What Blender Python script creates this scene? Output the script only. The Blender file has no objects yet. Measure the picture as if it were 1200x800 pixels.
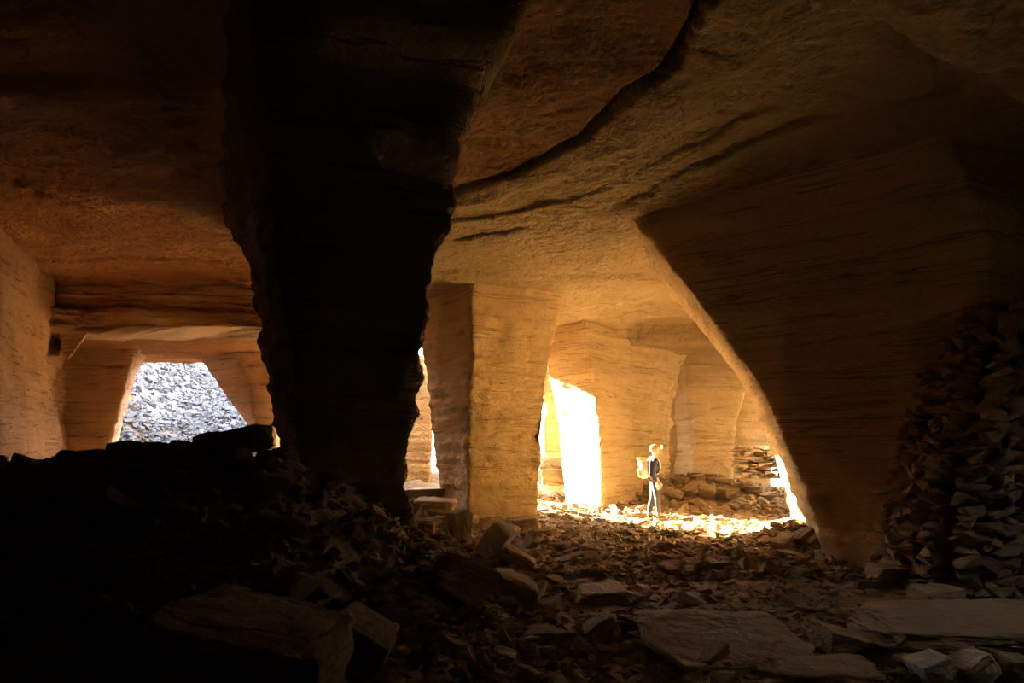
import bpy, bmesh, math, random
from mathutils import Vector, Matrix, noise, Euler

# ------------------------------------------------------------------ camera
S = bpy.context.scene
CAM_Z, FPX, HX, HY = 1.8, 800.0, 600.0, 520.0
cam = bpy.data.cameras.new('camera')
cam_o = bpy.data.objects.new('camera', cam)
S.collection.objects.link(cam_o)
cam_o.location = (0, 0, CAM_Z)
cam_o.rotation_euler = (math.radians(90), 0, 0)
cam.sensor_width = 36
cam.lens = 36 * FPX / 1200
cam.shift_y = (HY - 400) / 1200
cam.clip_end = 300
S.camera = cam_o

# ------------------------------------------------------------------ light
SUN_AZ = Vector((-.76, .65, 0)).normalized()
SUN_EL = math.radians(18)
SUN_STRENGTH = 110.0
SKY_STRENGTH = 8.0
S.view_settings.view_transform = 'Standard'
S.view_settings.look = 'None'
S.view_settings.gamma = 1
S.view_settings.use_curve_mapping = False
S.view_settings.exposure = 1.15
w = bpy.data.worlds.new('sky')
S.world = w
w.use_nodes = True
bg = w.node_tree.nodes['Background']
bg.inputs[0].default_value = (.88, .92, 1.0, 1)
bg.inputs[1].default_value = SKY_STRENGTH
sun = bpy.data.lights.new('sun', 'SUN')
sun.energy = SUN_STRENGTH
sun.angle = math.radians(.8)
sun.color = (1, .86, .66)
sun_o = bpy.data.objects.new('sun', sun)
S.collection.objects.link(sun_o)
sd = Vector((SUN_AZ.x * math.cos(SUN_EL), SUN_AZ.y * math.cos(SUN_EL), math.sin(SUN_EL)))
sun_o.rotation_euler = sd.to_track_quat('Z', 'Y').to_euler()
sun_o.location = sd * 60


def portal(name, loc, size, rot):
    l = bpy.data.lights.new(name, 'AREA')
    l.shape = 'RECTANGLE'
    l.size, l.size_y = size
    l.cycles.is_portal = True
    o = bpy.data.objects.new(name, l)
    S.collection.objects.link(o)
    o.location = loc
    o.rotation_euler = rot


# quarry openings and added unseen roof holes (portals only guide sky light through them)
portal('sky_portal_left', (-10.2, 23.6, 2.6), (4.5, 5.4), (math.radians(-90), 0, 0))
portal('sky_portal_right', (11.9, 28.2, 2.8), (3.4, 5.6), (math.radians(-90), 0, 0))
portal('sky_portal_added_back', (11.1, 20.8, 5.9), (4, 6.4), (0, 0, 0))  # unseen roof hole added to brighten the back hall
portal('sky_portal_added_near', (7.9, 4.4, 5.7), (1.3, 1.3), (0, 0, 0))  # unseen roof hole added to light the right foreground
portal('sky_portal_middle', (-3.0, 24.4, 2.8), (9.2, 6.0), (math.radians(-90), 0, 0))

S.cycles.use_denoising = True
S.cycles.max_bounces = 14
S.cycles.diffuse_bounces = 10
S.cycles.glossy_bounces = 2
S.cycles.sample_clamp_indirect = 12
S.cycles.use_adaptive_sampling = True
S.cycles.adaptive_threshold = .02

R = random.Random(7)
C = S.collection


# ------------------------------------------------------------------ helpers
def P(px, py, Y):
    """the point of the place that the photograph shows at a pixel, at depth Y"""
    return Vector(((px - HX) / FPX * Y, Y, CAM_Z + (HY - py) / FPX * Y))


def sm(a, b, x):
    t = min(1, max(0, (x - a) / (b - a)))
    return t * t * (3 - 2 * t)


def lerp_tab(tab, x):
    if x <= tab[0][0]:
        return tab[0][1]
    for (a, u), (b, v) in zip(tab, tab[1:]):
        if x <= b:
            return u + (v - u) * (x - a) / (b - a)
    return tab[-1][1]


def N(x, y, z=0.0):
    return noise.noise(Vector((x, y, z)))


def fbm(x, y, z, o=4):
    s, a, f = 0, 1, 1
    for _ in range(o):
        s += a * noise.noise(Vector((x * f, y * f, z * f)))
        a *= .5
        f *= 2.03
    return s


def tag(o, label=None, cat=None, group=None, kind=None):
    if label: o['label'] = label
    if cat: o['category'] = cat
    if group: o['group'] = group
    if kind: o['kind'] = kind
    return o


def link_mesh(name, bm, mat, parent=None, smooth=False, origin=None):
    me = bpy.data.meshes.new(name)
    if origin is not None:
        bmesh.ops.translate(bm, verts=bm.verts, vec=-Vector(origin))
    bm.normal_update()
    bm.to_mesh(me)
    bm.free()
    if mat: me.materials.append(mat)
    if smooth:
        me.polygons.foreach_set('use_smooth', [True] * len(me.polygons))
    o = bpy.data.objects.new(name, me)
    C.objects.link(o)
    if origin is not None:
        o.location = origin
    if parent: o.parent = parent
    return o


def empty(name, loc=(0, 0, 0), rz=0):
    o = bpy.data.objects.new(name, None)
    C.objects.link(o)
    o.location = loc
    o.rotation_euler = (0, 0, rz)
    o.empty_display_size = .1
    return o


# ------------------------------------------------------------------ materials
def mat_plain(name, col, rough=.8, emit=None, strength=0, metallic=0, bump=0, scale=40):
    m = bpy.data.materials.new(name)
    m.use_nodes = True
    nt = m.node_tree
    b = nt.nodes['Principled BSDF']
    b.inputs['Roughness'].default_value = rough
    b.inputs['Metallic'].default_value = metallic
    n = nt.nodes.new('ShaderNodeTexNoise')
    n.inputs['Scale'].default_value = scale
    tc = nt.nodes.new('ShaderNodeTexCoord')
    nt.links.new(tc.outputs['Object'], n.inputs['Vector'])
    r = nt.nodes.new('ShaderNodeValToRGB')
    r.color_ramp.elements[0].position = .3
    r.color_ramp.elements[1].position = .7
    r.color_ramp.elements[0].color = tuple(c * .82 for c in col) + (1,)
    r.color_ramp.elements[1].color = tuple(min(1, c * 1.08) for c in col) + (1,)
    nt.links.new(n.outputs['Fac'], r.inputs['Fac'])
    nt.links.new(r.outputs['Color'], b.inputs['Base Color'])
    if bump:
        bp = nt.nodes.new('ShaderNodeBump')
        bp.inputs['Strength'].default_value = bump
        bp.inputs['Distance'].default_value = .01
        nt.links.new(n.outputs['Fac'], bp.inputs['Height'])
        nt.links.new(bp.outputs['Normal'], b.inputs['Normal'])
    if emit:
        b.inputs['Emission Color'].default_value = emit + (1,)
        b.inputs['Emission Strength'].default_value = strength
    return m


def mat_rock(name, pale, mid, dark, strata=.45, chisel=1.1, line=1.5, world=True, grain=1.0, tilt=(.04, -.015)):
    """sawn, bedded limestone: wide beds, thin dark bedding lines, saw and pick marks as bump"""
    m = bpy.data.materials.new(name)
    m.use_nodes = True
    nt = m.node_tree
    L = nt.links.new
    b = nt.nodes['Principled BSDF']
    b.inputs['Roughness'].default_value = .95
    b.inputs['Specular IOR Level'].default_value = .15
    if world:
        g = nt.nodes.new('ShaderNodeNewGeometry')
        src = g.outputs['Position']
    else:
        tc = nt.nodes.new('ShaderNodeTexCoord')
        src = tc.outputs['Object']

    def mapping(scale, rot=(0, 0, 0), loc=(0, 0, 0)):
        mp = nt.nodes.new('ShaderNodeMapping')
        mp.inputs['Scale'].default_value = scale
        mp.inputs['Rotation'].default_value = rot
        mp.inputs['Location'].default_value = loc
        L(src, mp.inputs['Vector'])
        return mp.outputs['Vector']

    def noi(vec, scale, detail=4, rough=.55, dist=0):
        n = nt.nodes.new('ShaderNodeTexNoise')
        n.inputs['Scale'].default_value = scale
        n.inputs['Detail'].default_value = detail
        n.inputs['Roughness'].default_value = rough
        n.inputs['Distortion'].default_value = dist
        L(vec, n.inputs['Vector'])
        return n.outputs['Fac']

    def ramp(fac, stops):
        r = nt.nodes.new('ShaderNodeValToRGB')
        e = r.color_ramp.elements
        e[0].position, e[0].color = stops[0][0], stops[0][1]
        e[1].position, e[1].color = stops[-1][0], stops[-1][1]
        for p_, c_ in stops[1:-1]:
            k = e.new(p_)
            k.color = c_
        L(fac, r.inputs['Fac'])
        return r.outputs['Color']

    def mix(kind, fac, a, c):
        x = nt.nodes.new('ShaderNodeMix')
        x.data_type = 'RGBA'
        x.blend_type = kind
        if isinstance(fac, (int, float)):
            x.inputs[0].default_value = fac
        else:
            L(fac, x.inputs[0])
        for s, v in ((6, a), (7, c)):
            if isinstance(v, tuple):
                x.inputs[s].default_value = v
            else:
                L(v, x.inputs[s])
        return x.outputs[2]

    def math_(op, a, c):
        x = nt.nodes.new('ShaderNodeMath')
        x.operation = op
        for i, v in enumerate((a, c)):
            if isinstance(v, (int, float)):
                x.inputs[i].default_value = v
            else:
                L(v, x.inputs[i])
        return x.outputs[0]
    W = lambda v: (v, v, v, 1)
    rot = (tilt[0], tilt[1], 0)
    big = noi(mapping((1, 1, 1)), .55, 5, .6, .6)
    col = ramp(big, [(.3, mid + (1,)), (.68, pale + (1,))])
    beds = noi(mapping((.12, .12, 2.6), rot), 1.0, 5, .62, .25)
    bedc = ramp(beds, [(.36, W(0)), (.52, W(1))])
    col = mix('MIX', math_('MULTIPLY', math_('SUBTRACT', 1.0, bedc), .6 * strata), col, dark + (1,))
    lines = noi(mapping((.16, .16, 6.0), rot, (3, 5, 1)), 1.0, 3, .6, .35)
    lc = ramp(lines, [(.488, W(0)), (.5, W(1)), (.512, W(0))])
    col = mix('MIX', math_('MULTIPLY', lc, line * strata), col, tuple(c * .45 for c in dark) + (1,))
    speck = noi(mapping((1, 1, 1.4)), 9, 6, .7)
    col = mix('MULTIPLY', .55 * grain, col, ramp(speck, [(.3, W(.72)), (.7, W(1.0))]))
    L(col, b.inputs['Base Color'])
    # relief
    h1 = noi(mapping((1, 1, 1)), 5.0, 8, .68)
    h2 = noi(mapping((5, 5, 9), (.9, .5, .3)), 2.0, 4, .65, .3)
    h3 = math_('MULTIPLY', lc, -.5 * strata)
    h4 = math_('MULTIPLY', beds, .7 * strata)
    h = math_('ADD', math_('ADD', math_('MULTIPLY', h1, 1.0 * grain), math_('MULTIPLY', h2, .6 * chisel)), math_('ADD', h3, h4))
    bp = nt.nodes.new('ShaderNodeBump')
    bp.inputs['Strength'].default_value = .9
    bp.inputs['Distance'].default_value = .10
    L(h, bp.inputs['Height'])
    L(bp.outputs['Normal'], b.inputs['Normal'])
    return m


M_PILLAR = mat_rock('sawn_limestone', (.71, .515, .25), (.61, .415, .18), (.42, .26, .095))
M_NEAR_SHADE = mat_rock('near_shade_limestone', (.30, .22, .13), (.20, .14, .08), (.12, .08, .04))  # limestone darkened in colour so the near pillar and walls read as shaded
M_OUT = mat_rock('shade_darkened_ochre_limestone', (.26, .15, .06), (.20, .11, .04), (.12, .06, .02))  # ochre rock darkened in colour in place of the shade it lacks
M_CEIL = mat_rock('limestone_ceiling', (.50, .365, .18), (.40, .275, .125), (.29, .18, .07), strata=.25, chisel=1.2)
def side_tint(m, a, b, tint):
    """tints the colour towards one side: redder rock, plus painted light and shade"""
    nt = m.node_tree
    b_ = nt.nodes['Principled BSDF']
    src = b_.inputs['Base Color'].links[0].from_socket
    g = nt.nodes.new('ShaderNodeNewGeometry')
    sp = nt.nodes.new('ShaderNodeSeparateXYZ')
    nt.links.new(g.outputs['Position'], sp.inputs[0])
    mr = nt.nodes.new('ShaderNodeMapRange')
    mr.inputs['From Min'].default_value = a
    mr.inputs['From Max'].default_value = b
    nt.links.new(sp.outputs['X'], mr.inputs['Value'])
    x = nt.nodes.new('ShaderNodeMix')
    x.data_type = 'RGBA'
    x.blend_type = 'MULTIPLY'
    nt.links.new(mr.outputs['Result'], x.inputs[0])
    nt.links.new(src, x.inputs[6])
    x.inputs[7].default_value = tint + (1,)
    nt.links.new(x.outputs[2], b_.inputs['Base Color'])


M_LPIL = mat_rock('pale_red_limestone', (.80, .54, .34), (.68, .43, .24), (.46, .26, .12), strata=.6)
M_LWALL = mat_rock('smooth_red_wall', (.43, .24, .11), (.34, .18, .075), (.24, .11, .04), strata=.45, chisel=.8)
M_HEAP = mat_rock('shade_darkened_rubble', (.26, .18, .11), (.18, .12, .07), (.12, .08, .04), strata=.3, chisel=.6, world=False, grain=1.3)  # rubble darkened in colour to stand for the heap's deep shade
side_tint(M_CEIL, -1.5, -5.5, (1.35, .88, .66))  # redder rock on the left, also lightened in place of opening light
M_LEFT = mat_rock('red_limestone', (.66, .36, .17), (.56, .27, .11), (.36, .16, .06), strata=.8, chisel=.5)
M_FLOOR = mat_rock('rubble_ground', (.42, .30, .17), (.31, .21, .11), (.20, .13, .065), strata=0, chisel=.6, grain=1.6)
side_tint(M_FLOOR, -.2, -1.8, (.40, .37, .34))  # left floor darkened in colour to stand for shade over the heap
M_ROCK = mat_rock('broken_limestone', (.48, .34, .19), (.35, .24, .13), (.23, .15, .08), strata=.3, chisel=.6, world=False, grain=1.3)
M_PALE = mat_rock('dusty_broken_limestone', (.74, .64, .52), (.60, .48, .35), (.40, .29, .19), strata=.3, chisel=.6, world=False, grain=1.3)
M_TALUS = mat_rock('grey_broken_limestone', (.13, .13, .145), (.085, .085, .095), (.04, .04, .045), strata=.2, chisel=.6, world=False, grain=1.3)
M_GREY = mat_rock('grey_ground', (.22, .22, .235), (.15, .15, .16), (.08, .08, .09), strata=0, chisel=.6, grain=1.5)


# ------------------------------------------------------------------ ground shape
def ground(x, y):
    # heap on the left, in front of and around the near pillar
    s = lerp_tab([(-7.5, .9), (-4, 1.0), (-1.8, 1.0), (-1.2, .70), (-.75, .42), (0, .15), (.7, 0)], x)
    t = lerp_tab([(-2, .1), (.5, .15), (2, .45), (4, .88), (5.5, 1), (6.5, .95), (9, .6), (13, .15), (15, 0)], y)
    z = 1.66 * s * t
    z += .25 * sm(7.5, 9.5, x) * sm(14, 11, y)
    # low bank at the foot of the middle pillar's left side
    z += .60 * math.exp(-((x + 1.9) / .85) ** 2 - ((y - 14.8) / 1.1) ** 2)
    z += .55 * math.exp(-((x + 2.4) / .8) ** 2 - ((y - 17.6) / 1.0) ** 2)
    z += .65 * math.exp(-((x + 3.0) / 1.0) ** 2 - ((y - 21.5) / 1.0) ** 2)
    # heap against the right pillar
    z += .38 * math.exp(-((x - 5.3) / .8) ** 2 - ((y - 12.6) / 1.2) ** 2)
    # heap at the back
    z += .75 * math.exp(-((x - 6.0) / 2.6) ** 2 - ((y - 22.0) / 1.6) ** 2)
    z += .6 * sm(25, 28, y) * sm(2, 0, x) * sm(-12, -5, x)
    # slope of scree outside on the left
    z += sm(-4, -7, x) * (max(0, y - 22.5) * .39 + 0.2 * sm(20, 22, y))
    z = min(z, 5.2) + 1.7 * sm(-15, -19.5, x) * sm(27, 31, y)  # unseen far-left rise added to shade the scree from the sun
    z += 4.5 * sm(-14, -18, x) * sm(17, 20, y) * sm(36, 31, y)  # unseen hill added to stop sun coming through the left opening
    z += .05 * fbm(x * .6, y * .6, 0, 4)
    return z


CRACK = [(0, 1.5), (5.38, 1.58), (5.96, 1.62), (6.59, 1.56), (7.1, 1.25), (7.6, 1.1), (8.24, .86), (9.18, 0), (10.1, -.95), (11, -2.3), (12, -4.5)]


def ceil_z(x, y):
    z = 5.28
    # near-left slab, a bed higher, ending at a long dark crack
    xc = lerp_tab(CRACK, y)
    xc += .07 * N(x * 2, y * 2, 4) + .05 * N(x * 7, y * 7, 4) + .03 * N(x * 17, y * 17, 4)
    d = xc - x
    on = sm(13, 11, y) * sm(-4.6, -2.6, x)
    z += on * (.07 * sm(-.02, .03, d) + (.10 + .10 * sm(9.5, 7, y)) * math.exp(-((d - .01) / .045) ** 2))
    z -= .07 * on * math.exp(-((d + .5) / .25) ** 2)
    # second bed edge
    x2 = lerp_tab([(7.0, 4.6), (7.57, 3.4), (8.36, 2.6), (10, 1.69), (11.2, .56), (12.0, -.9), (12.3, -3)], y)
    x2 += .20 * N(x * 1.7, y * 1.7, 9) + .10 * N(x * 6, y * 6, 3) + .05 * N(x * 15, y * 15, 3)
    d2 = x2 - x
    z += sm(13, 12, y) * sm(-.35, .1, N(x * .9, y * .9, 31)) * (.055 * sm(-.02, .02, d2) + .045 * math.exp(-(d2 / .05) ** 2))
    x3 = lerp_tab([(6, 4.3), (7.2, 3.1), (8.2, 2.3), (9.6, 1.3), (10.6, .2), (11.2, -1), (11.5, -3)], y) + .22 * N(x * 1.3, y * 1.3, 19) + .10 * N(x * 6, y * 6, 13) + .05 * N(x * 14, y * 14, 13)
    z += sm(12, 11, y) * sm(-.25, .1, N(x * .8, y * .8, 41)) * .05 * sm(-.02, .02, x3 - x)
    for (ax, ay, bx, by, wd, dp) in ((-7.0, 8.2, -6.2, 9.9, .035, .14), (-3.35, 6.6, -3.75, 7.6, .02, .07), (-3.75, 7.6, -4.15, 9.5, .025, .07)):
        ex, ey = bx - ax, by - ay
        tt = min(1, max(0, ((x - ax) * ex + (y - ay) * ey) / (ex * ex + ey * ey)))
        dd = math.hypot(x - ax - ex * tt + .08 * N(x * 4, y * 4, 8), y - ay - ey * tt)
        z += dp * math.exp(-(dd / wd) ** 2)
    # low bed near the right
    z -= .55 * sm(0, .15, (x - 3.2) - (y - 5.4) * 1.6 + .15 * N(x * 2, y * 2, 1)) * sm(8, 7.2, y)
    # bed edge over the middle pillar
    z += .07 * sm(0, .06, 14.2 + .12 * x + .3 * N(x * 1.5, y, 2) - y)
    # left chamber: rises, then drops in thin beds to the low lintel
    lf = sm(-3.0, -5.0, x)
    z += lf * (-.18 + .35 * sm(10.8, 15, y))
    z -= lf * .80 * sm(15.7, 16.1, y)
    # back right: rough bed drops
    rf = sm(3.0, 3.7, x + .2 * N(x, y * 2, 7))
    e = y - (20.1 + .35 * N(x * 1.3, 7, 3) + .1 * N(x * 6, 2, 5))
    z += rf * sm(16.5, 19.5, y) * .30 * sm(.02, -.02, e)
    z -= rf * (.26 * sm(0, .08, e) + .12 * N(x * 3, y * 3, 2) * math.exp(-(e / .5) ** 2))
    z -= sm(14, 20, y) * .22
    z += .10 * fbm(x * .35, y * .35, 2, 3) + .035 * fbm(x * 1.6, y * 1.6, 5, 4) + .018 * fbm(x * 6, y * 9, 1, 2)
    return z


# ------------------------------------------------------------------ surface builders
def grid(name, nu, nv, fn, mat, keep=None, flip=False, smooth=True):
    bm = bmesh.new()
    vs = [[bm.verts.new(fn(i / nu, j / nv)) for j in range(nv + 1)] for i in range(nu + 1)]
    for i in range(nu):
        for j in range(nv):
            q = [vs[i][j], vs[i + 1][j], vs[i + 1][j + 1], vs[i][j + 1]]
            if keep:
                c = (q[0].co + q[2].co) / 2
                if not keep(c): continue
            if flip: q.reverse()
            bm.faces.new(q)
    loose = [v for v in bm.verts if not v.link_faces]
    bmesh.ops.delete(bm, geom=loose, context='VERTS')
    return link_mesh(name, bm, mat, smooth=smooth)


def skirt(o, dz):
    """give an open sheet its rock thickness"""
    md = o.modifiers.new('thickness', 'SOLIDIFY')
    md.thickness = dz
    md.offset = 1
    return o


GX0, GX1, GY0, GY1 = -16.0, 14.0, -15.0, 30.0
HOLE = lambda c: (c.y > 19.2 + .3 * N(c.x, 3, 1) and -6.4 < c.x < -2.75) or (c.y > 22.5 + .3 * N(c.x, 1, 1) and c.x < .8) or (c.y > 26.8 and c.x > 9.7) or (c.y > 23.6 and c.x > 10.9) or (c.y > 22.6 + .4 * N(c.x * .9, 1, 4) and c.x < -8.6 + .3 * N(3, c.y, 1))  # also holds an unseen roof gap added to brighten the middle pillar


def ceil_fn(u, v):
    x = lerp_tab([(0, GX0), (.25, -3.2), (.80, 6.2), (1, GX1)], u)
    y = lerp_tab([(0, GY0), (.17, 4.6), (.55, 12.6), (1, GY1)], v)
    return Vector((x, y, ceil_z(x, y)))


ceil_o = tag(grid('ceiling', 430, 520, ceil_fn, M_CEIL, keep=lambda c: not HOLE(c) and math.hypot(c.x - 7.9, c.y - 4.4) > .6 and not (c.x > 9.7 + .4 * N(c.x, c.y, 3) and 17.6 + .4 * N(c.x, 2, 3) < c.y < 24), flip=True), kind='structure')  # unseen holes near right and behind the right pillar are added for light
M_BED = mat_rock('shade_darkened_red_bed', (.34, .19, .08), (.26, .135, .055), (.17, .085, .035), strata=.2, chisel=1.2)  # redder bed, its colour further darkened for shade near the camera
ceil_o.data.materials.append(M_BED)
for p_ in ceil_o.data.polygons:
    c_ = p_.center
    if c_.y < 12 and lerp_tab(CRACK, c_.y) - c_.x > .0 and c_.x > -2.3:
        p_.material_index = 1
# the hill over the quarry: a thick cap that closes the roof from above
bm = bmesh.new()


def cap_fn(u, v):
    x = GX0 - 1 + (GX1 - GX0 + 2) * u
    y = GY0 - 1 + (GY1 - GY0 + 2) * v
    return Vector((x, y, 6.6 + .5 * N(x * .2, y * .2, 3) + 1.2 * sm(26, 12, y)))


cap = tag(grid('roof', 60, 68, cap_fn, M_GREY, keep=lambda c: not HOLE(c) and math.hypot(c.x - 7.9, c.y - 4.4) > 4.2 and not (c.x > 3.5 and 15 < c.y)), kind='structure')


def ground_vis(x, y):
    z = ground(x, y)
    z += .035 * fbm(x * 2.2, y * 2.2, 7, 3) + .03 * noise.cell(Vector((x * 7, y * 7, 0))) * .6
    return z


def floor_fn(u, v):
    x = -16 + 30 * u
    y = -15 + 43 * v
    return Vector((x, y, ground_vis(x, y)))


floor_o = tag(grid('floor', 400, 540, floor_fn, M_FLOOR), kind='structure')


def outside_fn(u, v):
    x = -50 + 90 * u
    y = 27.9 + 45 * v
    return Vector((x, y, ground_vis(x, y) - .02 + 5 * sm(60, 72, y)))


tag(grid('ground_outside', 160, 90, outside_fn, M_GREY), kind='structure')


def outside2_fn(u, v):
    x = -50 + 34.05 * u
    y = 17 + 10.95 * v
    return Vector((x, y, ground_vis(x, y) - .01))


tag(grid('ground_outside', 90, 30, outside2_fn, M_GREY), kind='structure')


def wall_path(name, pts, z0, z1, mat, amp=.22, step=.14, lean=None, flip=False, strata_amp=.05):
    """rock wall that follows a plan path, with its bedding worked into the face"""
    seg = [(Vector(a + (0,)), Vector(b + (0,))) for a, b in zip(pts, pts[1:])]
    lens = [(b - a).length for a, b in seg]
    tot = sum(lens)
    nu = max(8, int(tot / step))
    nv = max(6, int((z1 - z0) / step))

    def fn(u, v):
        s = u * tot
        k = 0
        while k < len(seg) - 1 and s > lens[k]:
            s -= lens[k]
            k += 1
        a, b = seg[k]
        p = a.lerp(b, min(1, s / lens[k]))
        d = (b - a).normalized()
        n = Vector((d.y, -d.x, 0))
        z = z0 + (z1 - z0) * v
        off = amp * fbm(p.x * .45, p.y * .45, z * .6, 4)
        off += strata_amp * fbm(p.x * .2, p.y * .2, z * 3.2, 3)
        if lean: off += lean(z, s)
        p = p + n * off
        return Vector((p.x, p.y, z))
    return grid(name, nu, nv, fn, mat, flip=flip)


# left wall, close side of the left chamber
tag(wall_path('wall_left', [(-6.6, -14.5), (-6.4, 4), (-7.3, 9.3), (-9.6, 13.5), (-11.3, 16.8), (-12.3, 18.6), (-12.9, 20.2), (-16.2, 22)], -.6, 7.2, M_LWALL, amp=.22,
              lean=lambda z, s: .18 * sm(2.5, 5.3, z)), kind='structure')
tag(wall_path('wall_back', [(1.35, 26.6), (2.6, 26.9), (5, 27.2), (8.6, 27.2), (10.15, 26.9), (10.5, 29.5)], -.6, 7.2, M_PILLAR, amp=.25), kind='structure')
tag(wall_path('wall_back', [(1.35, 26.6), (2.0, 30.5)], -.6, 7.2, M_PILLAR, amp=.25, flip=True), kind='structure')
tag(wall_path('wall_right', [(13.9, 30.5), (13.3, 24), (11.4, 19), (10.4, 16), (10.3, 9), (11.0, 2), (11, -14.5)], -.6, 7.6, M_NEAR_SHADE, amp=.3), kind='structure')
tag(wall_path('wall_near', [(11.4, -13.4), (3, -13.8), (-7, -13.4)], -.6, 7.6, M_NEAR_SHADE, amp=.3), kind='structure')


# ------------------------------------------------------------------ pillars
def corner(pts):
    c = sorted([P(*p) if abs(p[0]) > 20 else Vector(p) for p in pts], key=lambda p: p.z)
    return c


def at_z(c, z):
    if z <= c[0].z:
        a, b = c[0], c[1]
    elif z >= c[-1].z:
        a, b = c[-2], c[-1]
    else:
        for i in range(len(c) - 1):
            if c[i].z <= z <= c[i + 1].z:
                a, b = c[i], c[i + 1]
                # smooth the joint a little with neighbours
                t = (z - a.z) / max(1e-6, b.z - a.z)
                p0 = c[i - 1] if i > 0 else a * 2 - b
                p3 = c[i + 2] if i + 2 < len(c) else b * 2 - a
                m0 = (b - p0) / max(.2, b.z - p0.z) * (b.z - a.z)
                m1 = (p3 - a) / max(.2, p3.z - a.z) * (b.z - a.z)
                h = (2 * t ** 3 - 3 * t * t + 1) * a + (t ** 3 - 2 * t * t + t) * m0 + (-2 * t ** 3 + 3 * t * t) * b + (t ** 3 - t * t) * m1
                return h.x, h.y
    t = (z - a.z) / max(1e-6, b.z - a.z)
    t = max(-.6, min(1.6, t))
    h = a + (b - a) * t
    return h.x, h.y


def pillar(name, corners, z0, z1, mat, label, cat='pillar', dz=.06, ds=.09, amp=.10, fine=.03, seed=0, grooves=.035, rounding=2, group=None, edge=.0, origin=None, layers=.012, lfreq=9):
    cs = [corner(c) for c in corners]
    nz = int((z1 - z0) / dz)
    # sides get the same number of columns on every ring
    zm = (z0 + z1) / 2
    base = [Vector(at_z(c, zm)) for c in cs]
    cnt = [max(3, int((base[(i + 1) % len(cs)] - base[i]).length / ds)) for i in range(len(cs))]
    bm = bmesh.new()
    rings = []
    for k in range(nz + 1):
        z = z0 + (z1 - z0) * k / nz
        pts = []
        cc = [Vector(at_z(c, z)) for c in cs]
        for i in range(len(cs)):
            a, b = cc[i], cc[(i + 1) % len(cs)]
            for j in range(cnt[i]):
                pts.append(a.lerp(b, j / cnt[i]))
        for _ in range(rounding):
            pts = [(pts[i - 1] + pts[i] * 2 + pts[(i + 1) % len(pts)]) / 4 for i in range(len(pts))]
        rings.append([bm.verts.new((p.x, p.y, z)) for p in pts])
    n = len(rings[0])
    for a, b in zip(rings, rings[1:]):
        for i in range(n):
            j = (i + 1) % n
            bm.faces.new((a[i], a[j], b[j], b[i]))
    bm.faces.new(rings[0][::-1])
    bm.faces.new(rings[-1])
    bmesh.ops.recalc_face_normals(bm, faces=bm.faces)
    bm.normal_update()
    rnd = random.Random(seed)
    gz = [(rnd.uniform(z0 + .5, z1 - .4), rnd.uniform(.02, .045), rnd.uniform(.3, 1)) for _ in range(9)]
    mv = []
    for v in bm.verts:
        x, y, z = v.co
        s = seed * 7.3
        d = amp * fbm(x * .55 + s, y * .55, z * .55, 3) + fine * fbm(x * 3 + s, y * 3, z * 4, 4)
        d += fine * .9 * fbm(x * .5, y * .5, z * 7 + s, 3)
        zz = z + .04 * x + .03 * y + .05 * N(x, y, s)
        if layers:
            q = zz * lfreq + .35 * N(x * .8, y * .8, s)
            k_ = math.floor(q)
            d += layers * 2 * N(x * .7 + k_ * 7.7, y * .7, k_ * 3.1 + s) + layers * N(x * 3 + k_ * 5.7, y * 3, k_ * 4.1 + s)
            d -= layers * .8 * math.exp(-((q - k_ - .05) / .10) ** 2) * sm(-.1, .3, N(x * .5, y * .5, k_ * 2.3))
        for g, wd, a in gz:
            d -= grooves * a * math.exp(-((zz - g) / wd) ** 2)
        if edge:
            d += edge * sm(.1, .5, fbm(x * 2.2, y * 2.2, z * 2.2 + s, 3))
        nn = v.normal.copy()
        nn.z *= .3
        mv.append((v, nn * d))
    for v, d in mv: v.co += d
    if origin is None:
        a = [Vector(at_z(c, max(0, z0))) for c in cs]
        m_ = sum(a, Vector((0, 0))) / len(a)
        origin = (m_.x, m_.y, max(0, z0))
    o = link_mesh(name, bm, mat, smooth=True, origin=origin)
    return tag(o, label, cat, group, 'thing')


# the big dark pillar close on the left
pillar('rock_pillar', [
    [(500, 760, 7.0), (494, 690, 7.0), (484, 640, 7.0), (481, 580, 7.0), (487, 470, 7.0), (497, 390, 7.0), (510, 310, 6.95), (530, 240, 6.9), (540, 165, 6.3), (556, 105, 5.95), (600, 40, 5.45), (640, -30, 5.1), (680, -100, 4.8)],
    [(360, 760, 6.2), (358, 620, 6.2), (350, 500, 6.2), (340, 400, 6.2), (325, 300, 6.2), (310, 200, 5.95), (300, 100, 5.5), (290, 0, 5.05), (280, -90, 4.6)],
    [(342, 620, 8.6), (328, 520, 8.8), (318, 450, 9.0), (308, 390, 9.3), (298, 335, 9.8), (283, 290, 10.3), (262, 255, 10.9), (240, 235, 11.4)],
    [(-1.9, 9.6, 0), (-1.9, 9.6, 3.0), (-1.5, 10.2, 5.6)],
], -.2, 5.75, M_NEAR_SHADE, 'huge dark flaring rock pillar standing in deep shadow behind the rubble heap', seed=3, amp=.08, fine=.035, grooves=.015, edge=.07, dz=.05, ds=.06, rounding=1)

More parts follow.
